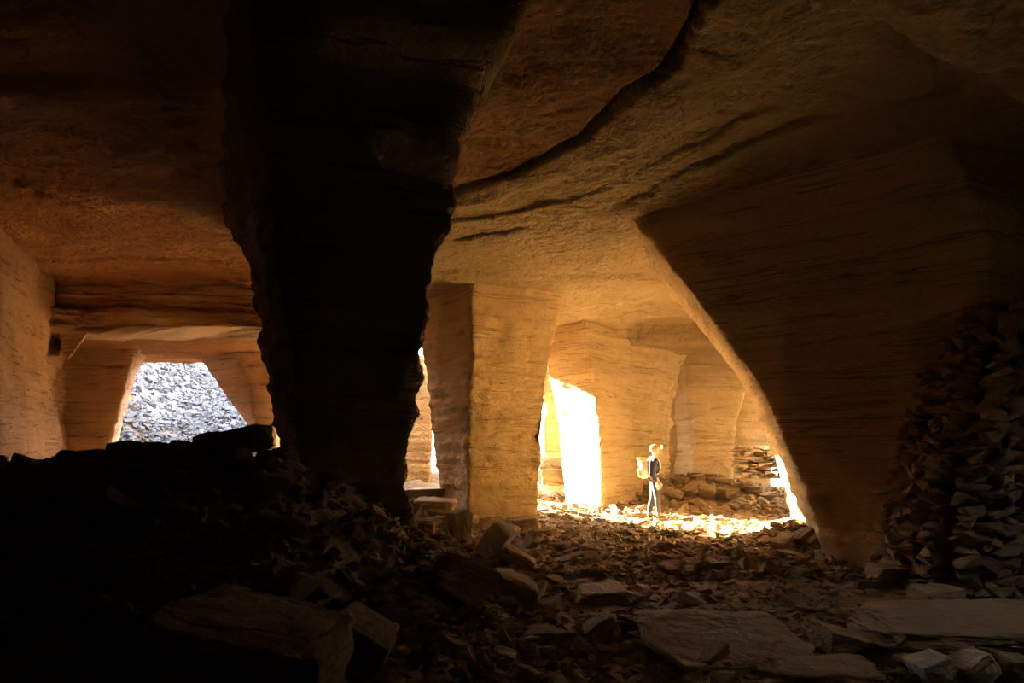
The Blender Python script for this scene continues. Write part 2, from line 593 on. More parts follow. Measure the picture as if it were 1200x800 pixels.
# middle pillar
pillar('rock_pillar', [
    [(548, 613, 15.4), (549, 560, 15.4), (550, 480, 15.2), (554, 420, 15.0), (552, 380, 14.8), (553, 332, 14.6)],
    [(515, 590, 17.2), (514, 570, 17.2), (507, 500, 17.2), (500, 450, 17.2), (496, 425, 17.2), (486, 385, 17.2), (468, 352, 17.2)],
    [(-.8, 16.8, 0), (-.8, 17.4, 3.0), (-.4, 19, 5.3)],
    [(630, 606, 15.6), (633, 560, 15.7), (638, 500, 15.8), (640, 460, 15.9), (646, 415, 15.9), (655, 370, 15.8), (661, 342, 15.6)],
], -.3, 5.6, M_PILLAR, 'sharp-cornered sandy rock pillar in the middle of the quarry with two bedded faces', seed=11, amp=.07, fine=.035, grooves=.018, dz=.045, ds=.06, rounding=1)

# the great leaning pillar on the right
pillar('rock_pillar', [
    [(980, 680, 10.4), (972, 655, 10.4), (956, 610, 10.4), (932, 545, 10.45), (905, 480, 10.5), (872, 425, 10.5), (835, 372, 10.5), (800, 328, 10.55), (768, 288, 10.6), (736, 250, 10.6)],
    [(928, 615, 16.0), (922, 590, 16.0), (906, 535, 16.0), (884, 480, 16.0), (860, 437, 16.0), (832, 402, 16.0), (805, 370, 16.0), (778, 342, 16.0)],
    [(10.5, 16.5, 0), (10.6, 16.4, 3), (10.5, 16.2, 5.5)],
    [(9.0, 11.0, 0), (9.2, 11, 3), (9.4, 10, 5.5)],
    [(1112, 690, 8.6), (1122, 600, 8.6), (1142, 480, 8.5), (1158, 380, 8.4), (1160, 300, 8.2), (1140, 220, 8.0), (1115, 165, 7.8)],
], -.3, 5.75, M_PILLAR, 'massive right-hand rock pillar leaning outward, dark front face and pale lit flank', seed=5, amp=.08, fine=.035, dz=.05, ds=.06, rounding=1)

# far pillar with the sunlit face
pillar('rock_pillar', [
    [(662, 592, 20.4), (658, 530, 20.3), (650, 480, 20.2), (643, 440, 20.0), (641, 415, 19.8), (643, 392, 19.6)],
    [(1.9, 21.8, 0), (1.8, 21.8, 3), (1.6, 21.6, 5.2)],
    [(748, 590, 20.8), (744, 500, 20.7), (742, 440, 20.5), (740, 380, 20.2)],
    [(706, 597, 18.7), (705, 540, 18.7), (702, 480, 18.6), (696, 440, 18.5), (689, 410, 18.5), (686, 388, 18.4)],
], -.3, 5.4, M_PILLAR, 'far rock pillar with blazing sunlit left face, left of the standing person', seed=21, amp=.06, fine=.025, dz=.06, ds=.08)

# pillar just behind it
pillar('rock_pillar', [
    [(738, 590, 20.7), (736, 500, 20.7), (732, 440, 20.6), (732, 400, 20.4)],
    [(3.6, 24.5, 0), (3.5, 24.6, 3), (3.3, 25, 5.2)],
    [(784, 575, 24.3), (785, 520, 24.2), (789, 470, 24.0), (797, 435, 23.6), (806, 402, 23.2)],
    [(770, 585, 22.0), (764, 500, 22.0), (768, 440, 21.8), (782, 400, 21.4)],
], -.3, 5.4, M_PILLAR, 'shaded ochre rock pillar rising behind the standing person', seed=23, amp=.10, fine=.04, dz=.07, ds=.09, edge=.10)

# masses against the back wall
pillar('rock_pillar', [
    [(812, 600, 26), (813, 500, 26), (806, 460, 26), (800, 400, 25.6)],
    [(6.2, 28.5, 0), (6.2, 28.5, 5)],
    [(9.2, 28.5, 0), (9.2, 28.5, 5)],
    [(862, 600, 26.4), (862, 500, 26.4), (872, 470, 26.2), (885, 420, 26), (890, 390, 26)],
], -.3, 5.4, M_PILLAR, 'broad honey-coloured rock pillar against the back wall, above the rubble heap', seed=29, amp=.08, fine=.03, dz=.08, ds=.1)

# pillar seen in the slot left of the middle pillar
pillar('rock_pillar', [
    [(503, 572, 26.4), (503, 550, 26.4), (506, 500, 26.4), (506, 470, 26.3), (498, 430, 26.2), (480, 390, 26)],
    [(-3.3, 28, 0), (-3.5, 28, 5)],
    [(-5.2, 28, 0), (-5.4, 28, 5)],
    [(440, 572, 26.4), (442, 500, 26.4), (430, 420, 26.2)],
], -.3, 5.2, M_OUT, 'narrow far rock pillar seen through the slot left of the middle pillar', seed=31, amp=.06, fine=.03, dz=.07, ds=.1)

tag(pillar('sun_blocker', [  # unseen block added to keep sun off the middle pillar's left face
    [(-6.2, 20.3, 0), (-6.2, 20.3, 5.6)],
    [(-6.2, 21.0, 0), (-6.2, 21.0, 5.6)],
    [(-7.2, 21.1, 0), (-7.2, 21.1, 5.6)],
    [(-7.1, 20.3, 0), (-7.1, 20.3, 5.6)],
], -.3, 5.6, M_PILLAR, None, None, seed=51, amp=.05, dz=.1, ds=.15), kind='structure')
# left chamber
pillar('rock_pillar', [
    [(128, 524, 19.0), (136, 500, 19.0), (148, 455, 19.0), (156, 425, 19.0), (172, 395, 19.0)],
    [(64, 530, 18.9), (64, 450, 18.9), (70, 395, 18.9)],
    [(-13.4, 21.0, 0), (-13.4, 21.0, 5)],
    [(136, 526, 21.6), (143, 500, 21.6), (156, 455, 21.6), (166, 430, 21.6), (178, 412, 21.6)],
], -.3, 5.2, M_LPIL, 'reddish rock pillar left of the bright opening with the stone slope', seed=37, amp=.08, fine=.04, dz=.07, ds=.09)
pillar('rock_pillar', [
    [(300, 530, 19.6), (297, 490, 19.6), (291, 450, 19.6), (278, 420, 19.6), (262, 394, 19.6)],
    [(292, 512, 21.0), (284, 492, 21.0), (262, 462, 21.0), (246, 440, 21.0), (228, 416, 21.0)],
    [(-6.9, 21.0, 0), (-6.9, 21.0, 5)],
    [(325, 530, 19.6), (325, 400, 19.6)],
], -.3, 5.2, M_LPIL, 'reddish rock pillar right of the bright opening, half hidden by the dark pillar', seed=41, amp=.05, fine=.03, dz=.07, ds=.09)


tag(pillar('trim_ledge', [
    [(-12.6, 15.5, 4), (-12.6, 15.5, 5.6)],
    [(-4.0, 15.2, 4), (-4.0, 15.2, 5.6)],
    [(-4.0, 17.0, 4), (-4.0, 17.0, 5.6)],
    [(-12.6, 17.0, 4), (-12.6, 17.0, 5.6)],
], 4.42, 5.6, M_LPIL, None, None, seed=61, amp=.22, fine=.05, dz=.02, ds=.07, layers=.09, lfreq=8.5, grooves=.1), kind='structure')

# ------------------------------------------------------------------ loose rock
def rock_bm(seed, n=16, flat=1.0, detail=0, rough=.06, box=False):
    """angular broken block filling the box -1..1 on each axis"""
    rnd = random.Random(seed)
    bm = bmesh.new()
    for _ in range(n):
        v = Vector((rnd.uniform(-1, 1), rnd.uniform(-1, 1), rnd.uniform(-1, 1)))
        m_ = max(abs(v.x), abs(v.y), abs(v.z))
        v = v / m_ * rnd.uniform(.82, 1.0)
        # knock the corners off
        ln = v.length
        if ln > 1.35: v *= 1.35 / ln
        bm.verts.new(v)
    if box:
        for a in (-1, 1):
            for b in (-1, 1):
                for c in (-1, 1):
                    bm.verts.new((a * rnd.uniform(.62, .95), b * rnd.uniform(.62, .95), c * rnd.uniform(.7, .98)))
    h = bmesh.ops.convex_hull(bm, input=bm.verts)
    bmesh.ops.delete(bm, geom=[g for g in h['geom_interior'] if isinstance(g, bmesh.types.BMVert)], context='VERTS')
    loose = [v for v in bm.verts if not v.link_faces]
    if loose: bmesh.ops.delete(bm, geom=loose, context='VERTS')
    if detail:
        bmesh.ops.bevel(bm, geom=list(bm.edges), offset=.07, segments=1, affect='EDGES', clamp_overlap=True)
        bmesh.ops.triangulate(bm, faces=bm.faces)
        for _ in range(detail):
            bmesh.ops.subdivide_edges(bm, edges=bm.edges, cuts=1, use_grid_fill=True)
        bm.normal_update()
        mv = []
        for v in bm.verts:
            c = v.co
            d = rough * fbm(c.x * 1.6 + seed, c.y * 1.6, c.z * 2.6, 4) + rough * .45 * fbm(c.x * 5 + seed, c.y * 5, c.z * 8, 3)
            mv.append((v, v.normal * d))
        for v, d in mv: v.co += d
    lo = [min(v.co[i] for v in bm.verts) for i in range(3)]
    hi = [max(v.co[i] for v in bm.verts) for i in range(3)]
    for v in bm.verts:
        v.co = Vector([(v.co[i] - lo[i]) / (hi[i] - lo[i]) * 2 - 1 for i in range(3)])
    return bm


def rock(name, label, cx, cy, wpx, hpx, Y, depth, ang=0, yaw=0, seed=0, mat=None, cat='rock', group=None, detail=2, rough=.07, n=18, pitch=0, drop=0, box=True, settle=True):
    """one block: centre pixel, its own width and height in pixels at depth Y, its real depth in metres, tilt in the picture plane"""
    bm = rock_bm(seed, max(4, n - 8), detail=detail, rough=rough, box=box)
    h_ = abs(hpx * math.cos(math.radians(ang))) + abs(wpx * math.sin(math.radians(ang))) * .8
    if settle:      # let the block rest on the ground it lies on
        for _ in range(60):
            p = P(cx, cy, Y)
            g, hh = ground(p.x, p.y), h_ * Y / FPX
            if p.z - g < .22 * hh: Y *= .985
            elif p.z - g > .5 * hh: Y *= 1.008
            else: break
    k = Y / FPX
    sx, sy, sz = wpx * k / 2, depth / 2, hpx * k / 2
    for v in bm.verts: v.co = Vector((v.co.x * sx, v.co.y * sy, v.co.z * sz))
    o = link_mesh(name, bm, mat or M_ROCK)
    o.location = P(cx, cy, Y)
    o.location.z -= drop
    o.rotation_euler = Euler((math.radians(pitch), math.radians(ang), math.radians(yaw)), 'XYZ')
    return tag(o, label, cat, group, 'thing')


# blocks round the foot of the middle pillar
rock('rock_block', 'dark upright rock block standing on end at the foot of the middle pillar', 537, 622, 27, 54, 11.5, .45, ang=4, yaw=25, seed=101, n=14)
rock('rock_block', 'long dark rock leaning right with a pale upper face', 576, 638, 30, 66, 10.8, .5, ang=38, yaw=-15, seed=102, mat=M_PALE, n=14)
rock('rock_slab', 'big tilted dark slab low in the rubble below the upright block', 537, 684, 78, 56, 8.0, .7, ang=28, yaw=10, seed=103, pitch=-20)
rock('rock_slab', 'flat pale slab lying on top of the stones left of the middle pillar', 503, 577, 50, 12, 15.6, 1.0, ang=-2, seed=104, n=14)
rock('rock_block', 'broad block under the flat pale slab left of the middle pillar', 512, 594, 50, 20, 14.6, .8, ang=3, seed=105, n=14)
rock('rock_block', 'small square block against the left foot of the middle pillar', 540, 590, 12, 20, 14.9, .4, seed=106)
rock('rock_block', 'chunky stone in the lower left course beside the dark pillar', 497, 617, 26, 20, 13.2, .4, seed=107)
rock('rock_block', 'rounded stone beneath the broad block left of the middle pillar', 519, 612, 22, 15, 13.6, .4, seed=108)
rock('rock_block', 'tilted stone resting on the right foot of the middle pillar', 612, 617, 44, 22, 14.6, .7, ang=-6, seed=109)
rock('rock_slab', 'tan slab sloping down right of the long leaning rock', 606, 655, 44, 22, 10.8, .6, ang=32, seed=110)
rock('rock_slab', 'low brown slab half buried in the middle of the rubble floor', 702, 694, 62, 14, 8.3, .7, ang=-3, seed=111, n=14)
rock('rock_block', 'dark boulder in the rubble below the long leaning rock', 600, 692, 60, 42, 8.4, .6, ang=20, seed=112)
rock('rock_block', 'brown stone poking up in the front rubble near the picture bottom centre', 707, 740, 40, 34, 6.4, .4, ang=-30, seed=113)
rock('rock_slab', 'small pale-edged slab low in the dark front rubble', 590, 768, 34, 14, 6.0, .3, ang=18, seed=114)
# big slabs bottom right
rock('rock_slab', 'very large flat slab at the lower right, in front of the stacked stones', 1128, 738, 250, 40, 5.9, 1.5, ang=-1.5, yaw=-4, seed=121, n=26, detail=4, rough=.12)
rock('rock_slab', 'wide dusty slab left of the very large flat slab', 848, 752, 200, 26, 6.1, 1.2, ang=2, yaw=8, seed=122, n=26, detail=4, rough=.14, mat=M_PALE, pitch=10)
rock('rock_slab', 'thin long slab lying at the bottom edge below the wide dusty slab', 968, 788, 150, 24, 5.35, .6, ang=2, seed=123, n=20, detail=4, rough=.12)
rock('rock_block', 'pale jagged stone under the very large slab, leftmost of three', 1094, 786, 44, 40, 5.2, .35, ang=-20, seed=124, mat=M_PALE)
rock('rock_block', 'pale jagged stone under the very large slab, middle of three', 1138, 781, 42, 30, 5.15, .35, ang=-35, seed=125, mat=M_PALE)
rock('rock_block', 'rounded stone under the very large slab, rightmost of three', 1186, 784, 44, 34, 5.15, .35, ang=10, seed=126)
rock('rock_slab', 'brown slab tucked between the wide dusty slab and the very large slab', 985, 752, 60, 30, 6.0, .5, ang=14, seed=127)
rock('rock_block', 'brown stone lying at the foot of the right pillar', 1042, 672, 44, 20, 7.9, .5, ang=3, seed=128)
rock('rock_block', 'shaded stone beside the foot of the right pillar, near the stacked stones', 1096, 700, 50, 26, 7.2, .5, ang=-5, seed=129)
# crest of the dark heap, left
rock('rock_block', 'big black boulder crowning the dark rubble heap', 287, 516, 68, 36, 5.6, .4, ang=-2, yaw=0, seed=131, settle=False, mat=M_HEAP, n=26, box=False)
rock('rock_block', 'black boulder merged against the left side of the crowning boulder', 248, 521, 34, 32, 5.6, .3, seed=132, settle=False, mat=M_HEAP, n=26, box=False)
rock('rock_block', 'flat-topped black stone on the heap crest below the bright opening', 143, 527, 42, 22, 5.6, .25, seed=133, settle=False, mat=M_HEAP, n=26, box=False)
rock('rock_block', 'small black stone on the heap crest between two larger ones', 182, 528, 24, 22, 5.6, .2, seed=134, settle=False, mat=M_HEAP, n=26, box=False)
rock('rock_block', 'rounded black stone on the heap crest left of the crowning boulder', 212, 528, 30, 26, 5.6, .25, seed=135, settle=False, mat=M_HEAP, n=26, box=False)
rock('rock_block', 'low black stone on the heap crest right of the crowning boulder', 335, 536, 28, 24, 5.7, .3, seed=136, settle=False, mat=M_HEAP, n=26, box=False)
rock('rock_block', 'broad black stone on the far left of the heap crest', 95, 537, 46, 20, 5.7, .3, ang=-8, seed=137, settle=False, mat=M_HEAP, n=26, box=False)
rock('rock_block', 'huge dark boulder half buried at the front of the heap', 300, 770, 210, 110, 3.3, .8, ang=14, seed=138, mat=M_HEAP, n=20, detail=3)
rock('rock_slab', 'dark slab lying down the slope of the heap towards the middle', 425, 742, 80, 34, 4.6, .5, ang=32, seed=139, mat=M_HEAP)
rock('rock_block', 'small orange-lit rock at the foot of the left wall', 52, 532, 26, 15, 16.2, .5, ang=8, seed=141, mat=M_LEFT, drop=.02)
bm = bmesh.new()
for (qx, qy) in ((68, 376), (88, 372), (113, 379), (96, 400), (80, 421), (71, 412)):
    for yy in (16.2, 17.4):
        bm.verts.new(P(qx + R.uniform(-1, 1), qy + R.uniform(-1, 1), yy))
bmesh.ops.convex_hull(bm, input=bm.verts)
bmesh.ops.bevel(bm, geom=list(bm.edges), offset=.03, segments=1, affect='EDGES', clamp_overlap=True)
tag(link_mesh('rock_block', bm, M_LPIL, origin=P(90, 397, 17.4)), 'wedge-shaped rock jammed high between left wall and reddish pillar', 'rock', None, 'thing')
# blocks seen in the slot right of the middle pillar
rock('rock_slab', 'topmost flat block of the ledge seen right of the middle pillar', 648, 542, 34, 16, 21.9, 1.0, seed=142, settle=False, n=14, mat=M_PALE)
rock('rock_slab', 'lower flat block of the ledge seen right of the middle pillar', 650, 558, 40, 20, 21.5, 1.2, seed=143, settle=False, n=14)

# heap at the back: the larger stones one by one
back = [
    (788, 577, 24, 12, 20, 'dark slab at the left end of the back heap, behind the standing person'),
    (812, 572, 30, 10, -24, 'steep slab on the left slope of the back heap'),
    (828, 576, 34, 12, 26, 'broad tilted slab in the middle of the back heap'),
    (850, 579, 34, 10, 8, 'low flat slab at the front of the back heap'),
    (800, 563, 12, 7, 0, 'small bright-topped stone on the left crest of the back heap'),
    (818, 560, 13, 8, 12, 'bright-topped stone on the crest of the back heap, below the wall seam'),
    (835, 559, 14, 8, -8, 'rounded bright-topped stone on the middle crest of the back heap'),
    (848, 563, 12, 7, 5, 'pale stone on the right crest of the back heap'),
    (868, 570, 26, 8, -10, 'flat sunlit slab in front of the low dry stone wall'),
    (884, 573, 20, 9, 6, 'pale flat stone beside the flank of the leaning pillar'),
    (900, 580, 22, 6, -12, 'thin sunlit slab at the right end of the back heap'),
    (775, 583, 20, 9, 0, 'small brown stone at the foot of the shaded ochre pillar'),
]
for i, (cx, cy, a, b, ang, lab) in enumerate(back):
    yy = 21.6 if cy < 566 else 20.6 if cy < 575 else 19.6
    rock('heap_stone', lab, cx, cy, a, b, yy, .5, ang=ang, yaw=i * 37, seed=160 + i, cat='stone', detail=1)

# heap against the leaning pillar
side = [
    (960, 632, 30, 17, -38, 12.2, 'upright split stone against the edge of the leaning pillar'),
    (940, 628, 26, 12, -30, 12.6, 'pale angular stone on top of the heap at the leaning pillar'),
    (918, 634, 40, 10, -14, 12.4, 'long pale slab running down the heap at the leaning pillar'),
    (950, 644, 26, 10, 10, 11.6, 'flat stone midway in the heap at the leaning pillar'),
    (968, 650, 22, 12, 0, 11.2, 'small block at the right foot of the heap at the leaning pillar'),
    (925, 650, 28, 10, -5, 11.4, 'reddish stone at the left foot of the heap at the leaning pillar'),
]
for i, (cx, cy, a, b, ang, yy, lab) in enumerate(side):
    rock('heap_stone', lab, cx, cy, a, b, yy, .3, ang=ang, yaw=i * 23, seed=180 + i, cat='stone', detail=1, n=13)

# templates for the many small stones
TEMPL = []
for i in range(14):
    b_ = rock_bm(300 + i, 11)
    b_.verts.ensure_lookup_table()
    b_.verts.index_update()
    TEMPL.append(([v.co.copy() for v in b_.verts], [[v.index for v in f.verts] for f in b_.faces]))
    b_.free()


def rot(rnd, flat=.35):
    return Euler((rnd.gauss(0, flat), rnd.gauss(0, flat), rnd.uniform(0, 6.28))).to_matrix()


def gravel(name, n, place, size, mat, seed, label=None, cat=None, sink=.25, flat=.3, parent=None):
    """a carpet of broken stone nobody could count"""
    rnd = random.Random(seed)
    V, F = [], []
    for _ in range(n):
        q = place(rnd)
        if q is None: continue
        x, y = q[:2]
        s = size(rnd, x, y)
        a, b, c = s * rnd.uniform(.7, 1.4), s * rnd.uniform(.5, 1.0), s * rnd.uniform(.25, .6)
        z = (q[2] if len(q) > 2 else ground_vis(x, y)) + c * (1 - sink * 2)
        m = rot(rnd, flat)
        vs, fs = TEMPL[rnd.randrange(len(TEMPL))]
        o = len(V)
        for v in vs:
            p = m @ Vector((v.x * a, v.y * b, v.z * c))
            V.append((p.x + x, p.y + y, p.z + z))
        F += [[k + o for k in f] for f in fs]
    me = bpy.data.meshes.new(name)
    me.from_pydata(V, [], F)
    me.materials.append(mat)
    ob = bpy.data.objects.new(name, me)
    C.objects.link(ob)
    if parent: ob.parent = parent
    return tag(ob, label, cat, None, 'stuff')


def in_view(x, y, z, m=20):
    if y < 1: return False
    px = HX + FPX * x / y
    py = HY - FPX * (z - CAM_Z) / y
    return -m < px < 1200 + m and -m < py < 800 + m


def px_place(px0, px1, y0, y1, power=1.0):
    """even coverage as seen along the ground: more stones per metre where the floor is near"""
    def f(rnd):
        iy = rnd.uniform(1 / y1, 1 / y0)
        y = 1 / iy
        x = (rnd.uniform(px0, px1) - HX) / FPX * y
        return x, y
    return f


gravel('rubble', 5200, px_place(470, 1010, 9.0, 17.5), lambda r, x, y: .028 + .075 * r.random() ** 2.2, M_ROCK, 1, 'carpet of small broken limestone over the middle of the quarry floor', 'rubble')
gravel('rubble', 5200, px_place(430, 1230, 3.6, 9.0), lambda r, x, y: .022 + .075 * r.random() ** 2.4, M_ROCK, 2, 'carpet of small broken limestone on the dark near floor', 'rubble')
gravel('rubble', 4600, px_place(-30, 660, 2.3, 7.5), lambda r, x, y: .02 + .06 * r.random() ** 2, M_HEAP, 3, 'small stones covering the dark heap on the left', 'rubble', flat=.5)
gravel('rubble', 1500, px_place(620, 930, 17.5, 25), lambda r, x, y: .04 + .14 * r.random() ** 2, M_ROCK, 4, 'small stones of the heap and floor at the back', 'rubble')
gravel('scree', 15000, lambda r: (r.uniform(-20, -7.3), 21.5 + 15.5 * r.random()), lambda r, x, y: .045 + .17 * r.random() ** 2.6, M_TALUS, 5, 'grey scree slope outside seen through the bright left opening', 'scree', flat=.5)

# countable stones lying in the rubble, copies of a few split shapes
PROT = []
for i in range(9):
    b_ = rock_bm(400 + i, 14, detail=1, rough=.07)
    me = bpy.data.meshes.new('stone')
    b_.normal_update()
    b_.to_mesh(me)
    b_.free()
    PROT.append(me)
PMAT = [M_ROCK, M_PALE]


def stones(n, place, size, group, label, seed, mats=(M_ROCK,), sink=.3, flat=.3, mind=.9):
    rnd = random.Random(seed)
    got = []
    tries = 0
    while len(got) < n and tries < n * 60:
        tries += 1
        x, y = place(rnd)
        s = size(rnd, x, y)
        z = ground_vis(x, y)
        if not in_view(x, y, z, 0): continue
        if any((x - a) ** 2 + (y - b) ** 2 < (mind * (s + t)) ** 2 for a, b, t in got): continue
        got.append((x, y, s))
        me = PROT[rnd.randrange(len(PROT))]
        m = mats[rnd.randrange(len(mats))]
        if not me.materials: me.materials.append(M_ROCK)
        o = bpy.data.objects.new('stone', me)
        C.objects.link(o)
        if m is not M_ROCK:
            o.material_slots[0].link = 'OBJECT'
            o.material_slots[0].material = m
        c = s * rnd.uniform(.3, .6)
        o.scale = (s * rnd.uniform(.9, 1.5), s * rnd.uniform(.6, 1.0), c)
        o.location = (x, y, z + c * (1 - 2 * sink))
        o.rotation_euler = (rnd.gauss(0, flat), rnd.gauss(0, flat), rnd.uniform(0, 6.28))
        tag(o, label, 'stone', group, 'thing')


stones(70, px_place(560, 960, 9.3, 14.5), lambda r, x, y: .09 + .12 * r.random() ** 1.6, 'stones of the shaded mid floor', 'broken stone lying on the shaded floor between the middle pillar and the leaning pillar', 11)
stones(45, px_place(625, 930, 14.6, 17.6), lambda r, x, y: .08 + .10 * r.random() ** 1.6, 'stones of the sunlit floor', 'broken stone lying on the sunlit floor round the standing person', 12)
stones(50, px_place(560, 1100, 5.3, 9.2), lambda r, x, y: .08 + .14 * r.random() ** 1.5, 'stones of the dark near floor', 'broken stone lying on the dark near floor, lower right half', 13, mats=(M_ROCK, M_ROCK, M_ROCK, M_PALE))
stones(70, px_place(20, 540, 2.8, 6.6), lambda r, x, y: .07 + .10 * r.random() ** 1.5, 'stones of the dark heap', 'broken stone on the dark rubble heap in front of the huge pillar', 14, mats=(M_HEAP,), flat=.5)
stones(40, px_place(485, 640, 9.0, 14.0), lambda r, x, y: .10 + .12 * r.random() ** 1.5, 'stones below the middle pillar', 'broken stone in the brown rubble below the middle pillar', 15, flat=.5)

# ------------------------------------------------------------------ stacked stone pier, right edge
root = empty('dry_stone_stack', (6.1, 8.2, 0))
tag(root, 'tall dry stack of jagged stones at the right edge beside the leaning pillar', 'stone stack', None, 'thing')
rx = random.Random(77)
LX = [(0, 4.98), (.5, 5.03), (1.0, 5.05), (1.45, 5.1), (1.7, 5.22), (2.0, 5.3), (2.6, 5.4), (3.0, 5.5), (3.35, 5.62)]
bm = bmesh.new()
for k in range(12):
    z = 3.3 * k / 11
    xl = lerp_tab(LX, z) + .22
    for x, y in ((xl, 7.85), (8.3, 7.5), (8.3, 9.4), (xl + .2, 9.3)):
        bm.verts.new((x - 6.1, y - 8.2, z - .1))
bm.verts.ensure_lookup_table()
for k in range(11):
    for i in range(4):
        j = (i + 1) % 4
        bm.faces.new([bm.verts[k * 4 + i], bm.verts[k * 4 + j], bm.verts[k * 4 + 4 + j], bm.verts[k * 4 + 4 + i]])
bm.faces.new([bm.verts[44 + i] for i in range(4)])
bmesh.ops.recalc_face_normals(bm, faces=bm.faces)
link_mesh('core', bm, M_ROCK, root)
lst = []
z = .0
while z < 3.42:
    h = rx.uniform(.075, .13)
    xl = lerp_tab(LX, z)
    # face towards the camera
    x = xl + rx.uniform(-.03, .05)
    while x < 6.75:
        wd = rx.uniform(.11, .30)
        lst.append((x + wd / 2, 7.72 + rx.uniform(-.07, .07), z + h / 2, wd * .60, .16, h * .66, rx.gauss(0, .22), rx.gauss(0, .35), rx.gauss(0, .25)))
        x += wd
    # side towards the leaning pillar
    y = 7.95
    while y < 9.2:
        wd = rx.uniform(.18, .4)
        lst.append((xl + .12 + rx.uniform(-.06, .06), y + wd / 2, z + h / 2, .17, wd * .6, h * .66, rx.gauss(0, .2), rx.gauss(0, .2), rx.gauss(0, .2)))
        y += wd
    z += h * .93
vis = [q for q in lst if HX + FPX * q[0] / q[1] < 1215 and q[1] < 8.2]
vis.sort(key=lambda q: -q[3] * q[5])
big_ = vis[:100]
rest = [q for q in lst if q not in big_]
for q in big_:
    o = bpy.data.objects.new('stone', PROT[rx.randrange(len(PROT))])
    C.objects.link(o)
    o.parent = root
    o.location = (q[0] - 6.1, q[1] - 8.2, q[2])
    o.scale = q[3:6]
    o.rotation_euler = q[6:9]
V, F = [], []
for q in rest:
    m = Euler(q[6:9]).to_matrix()
    vs, fs = TEMPL[rx.randrange(len(TEMPL))]
    o_ = len(V)
    for v in vs:
        p = m @ Vector((v.x * q[3], v.y * q[4], v.z * q[5]))
        V.append((p.x + q[0] - 6.1, p.y + q[1] - 8.2, p.z + q[2]))
    F += [[k + o_ for k in f] for f in fs]
me = bpy.data.meshes.new('small_stones')
me.from_pydata(V, [], F)
me.materials.append(M_ROCK)
o = bpy.data.objects.new('small_stones', me)
C.objects.link(o)
o.parent = root
o['kind'] = 'stuff'

# low dry stone wall at the back right
V, F = [], []
zz = .55
for k in range(9):
    x = 7.9 + rx.uniform(0, .2)
    h = rx.uniform(.10, .16)
    while x < 10.4:
        wd = rx.uniform(.25, .6)
        vs, fs = TEMPL[rx.randrange(len(TEMPL))]
        o_ = len(V)
        for v in vs:
            V.append((x + wd / 2 + v.x * wd * .55 - 9, v.y * .28, zz + h / 2 + v.z * h * .58 - .5))
        F += [[q + o_ for q in f] for f in fs]
        x += wd
    zz += h
me = bpy.data.meshes.new('dry_stone_wall')
me.from_pydata(V, [], F)
me.materials.append(M_PILLAR)
o = bpy.data.objects.new('dry_stone_wall', me)
C.objects.link(o)
o.location = (9, 24.6, .5)
tag(o, 'low dry stone wall of thin courses at the back, beside the pale flank', 'stone wall', None, 'thing')

# ------------------------------------------------------------------ the person
SKIN = mat_plain('skin', (.50, .28, .19), .55, scale=20)
NAVY = mat_plain('navy_jacket_fabric', (.035, .030, .065), .85, bump=.3, scale=60)
TROUS = mat_plain('grey_trouser_fabric', (.06, .055, .05), .9, bump=.3, scale=60)
BOOT = mat_plain('brown_boot_leather', (.14, .08, .045), .6, scale=30)
ORANGE = mat_plain('orange_helmet_shell', (.75, .28, .08), .35, scale=8)
YELLOW = mat_plain('yellow_bag_fabric', (.80, .55, .06), .8, bump=.2, scale=40)
WHITE = mat_plain('pale_bag_fabric', (.78, .72, .60), .8, bump=.2, scale=40)
BLACK = mat_plain('black_strap', (.03, .03, .03), .7, scale=50)
LAMP = mat_plain('lamp_glass', (.9, .9, 1.0), .2, emit=(.80, .88, 1.0), strength=60)
GREYHAIR = mat_plain('grey_hair', (.35, .30, .26), .9, scale=80)


def skin_mesh(name, verts, edges, mat, parent, root_i=0, sub=2, smooth=True):
    """verts: (x, y, z, rx, ry)"""
    me = bpy.data.meshes.new(name)
    me.from_pydata([v[:3] for v in verts], edges, [])
    o = bpy.data.objects.new(name, me)
    C.objects.link(o)
    md = o.modifiers.new('skin', 'SKIN')
    md.use_smooth_shade = smooth
    if not me.skin_vertices:
        me.skin_vertices.new()
    sv = me.skin_vertices[0].data
    for i, v in enumerate(verts):
        sv[i].radius = (v[3], v[4] if len(v) > 4 else v[3])
        sv[i].use_root = (i == root_i)
    s2 = o.modifiers.new('sub', 'SUBSURF')
    s2.levels = sub
    s2.render_levels = sub
    dg = bpy.context.evaluated_depsgraph_get()
    dg.update()
    new = bpy.data.meshes.new_from_object(o.evaluated_get(dg))
    o.modifiers.clear()
    o.data = new
    new.name = name
    bpy.data.meshes.remove(me)
    new.materials.clear()
    new.materials.append(mat)
    o.parent = parent
    return o


def chain(pts, start=None, V=None, E=None):
    last = start
    for p in pts:
        V.append(p)
        if last is not None: E.append((last, len(V) - 1))
        last = len(V) - 1
    return last


# local frame: faces +Y, right hand at +X; placed facing right in the picture
fx, fy = P(767, 609, 16.3).x, 16.3
fz = ground_vis(fx, fy) + .02
person = empty('person', (fx, fy, fz), math.radians(-96))
tag(person, 'standing person in dark jacket and orange helmet with lit headlamp and backpack', 'person', None, 'thing')

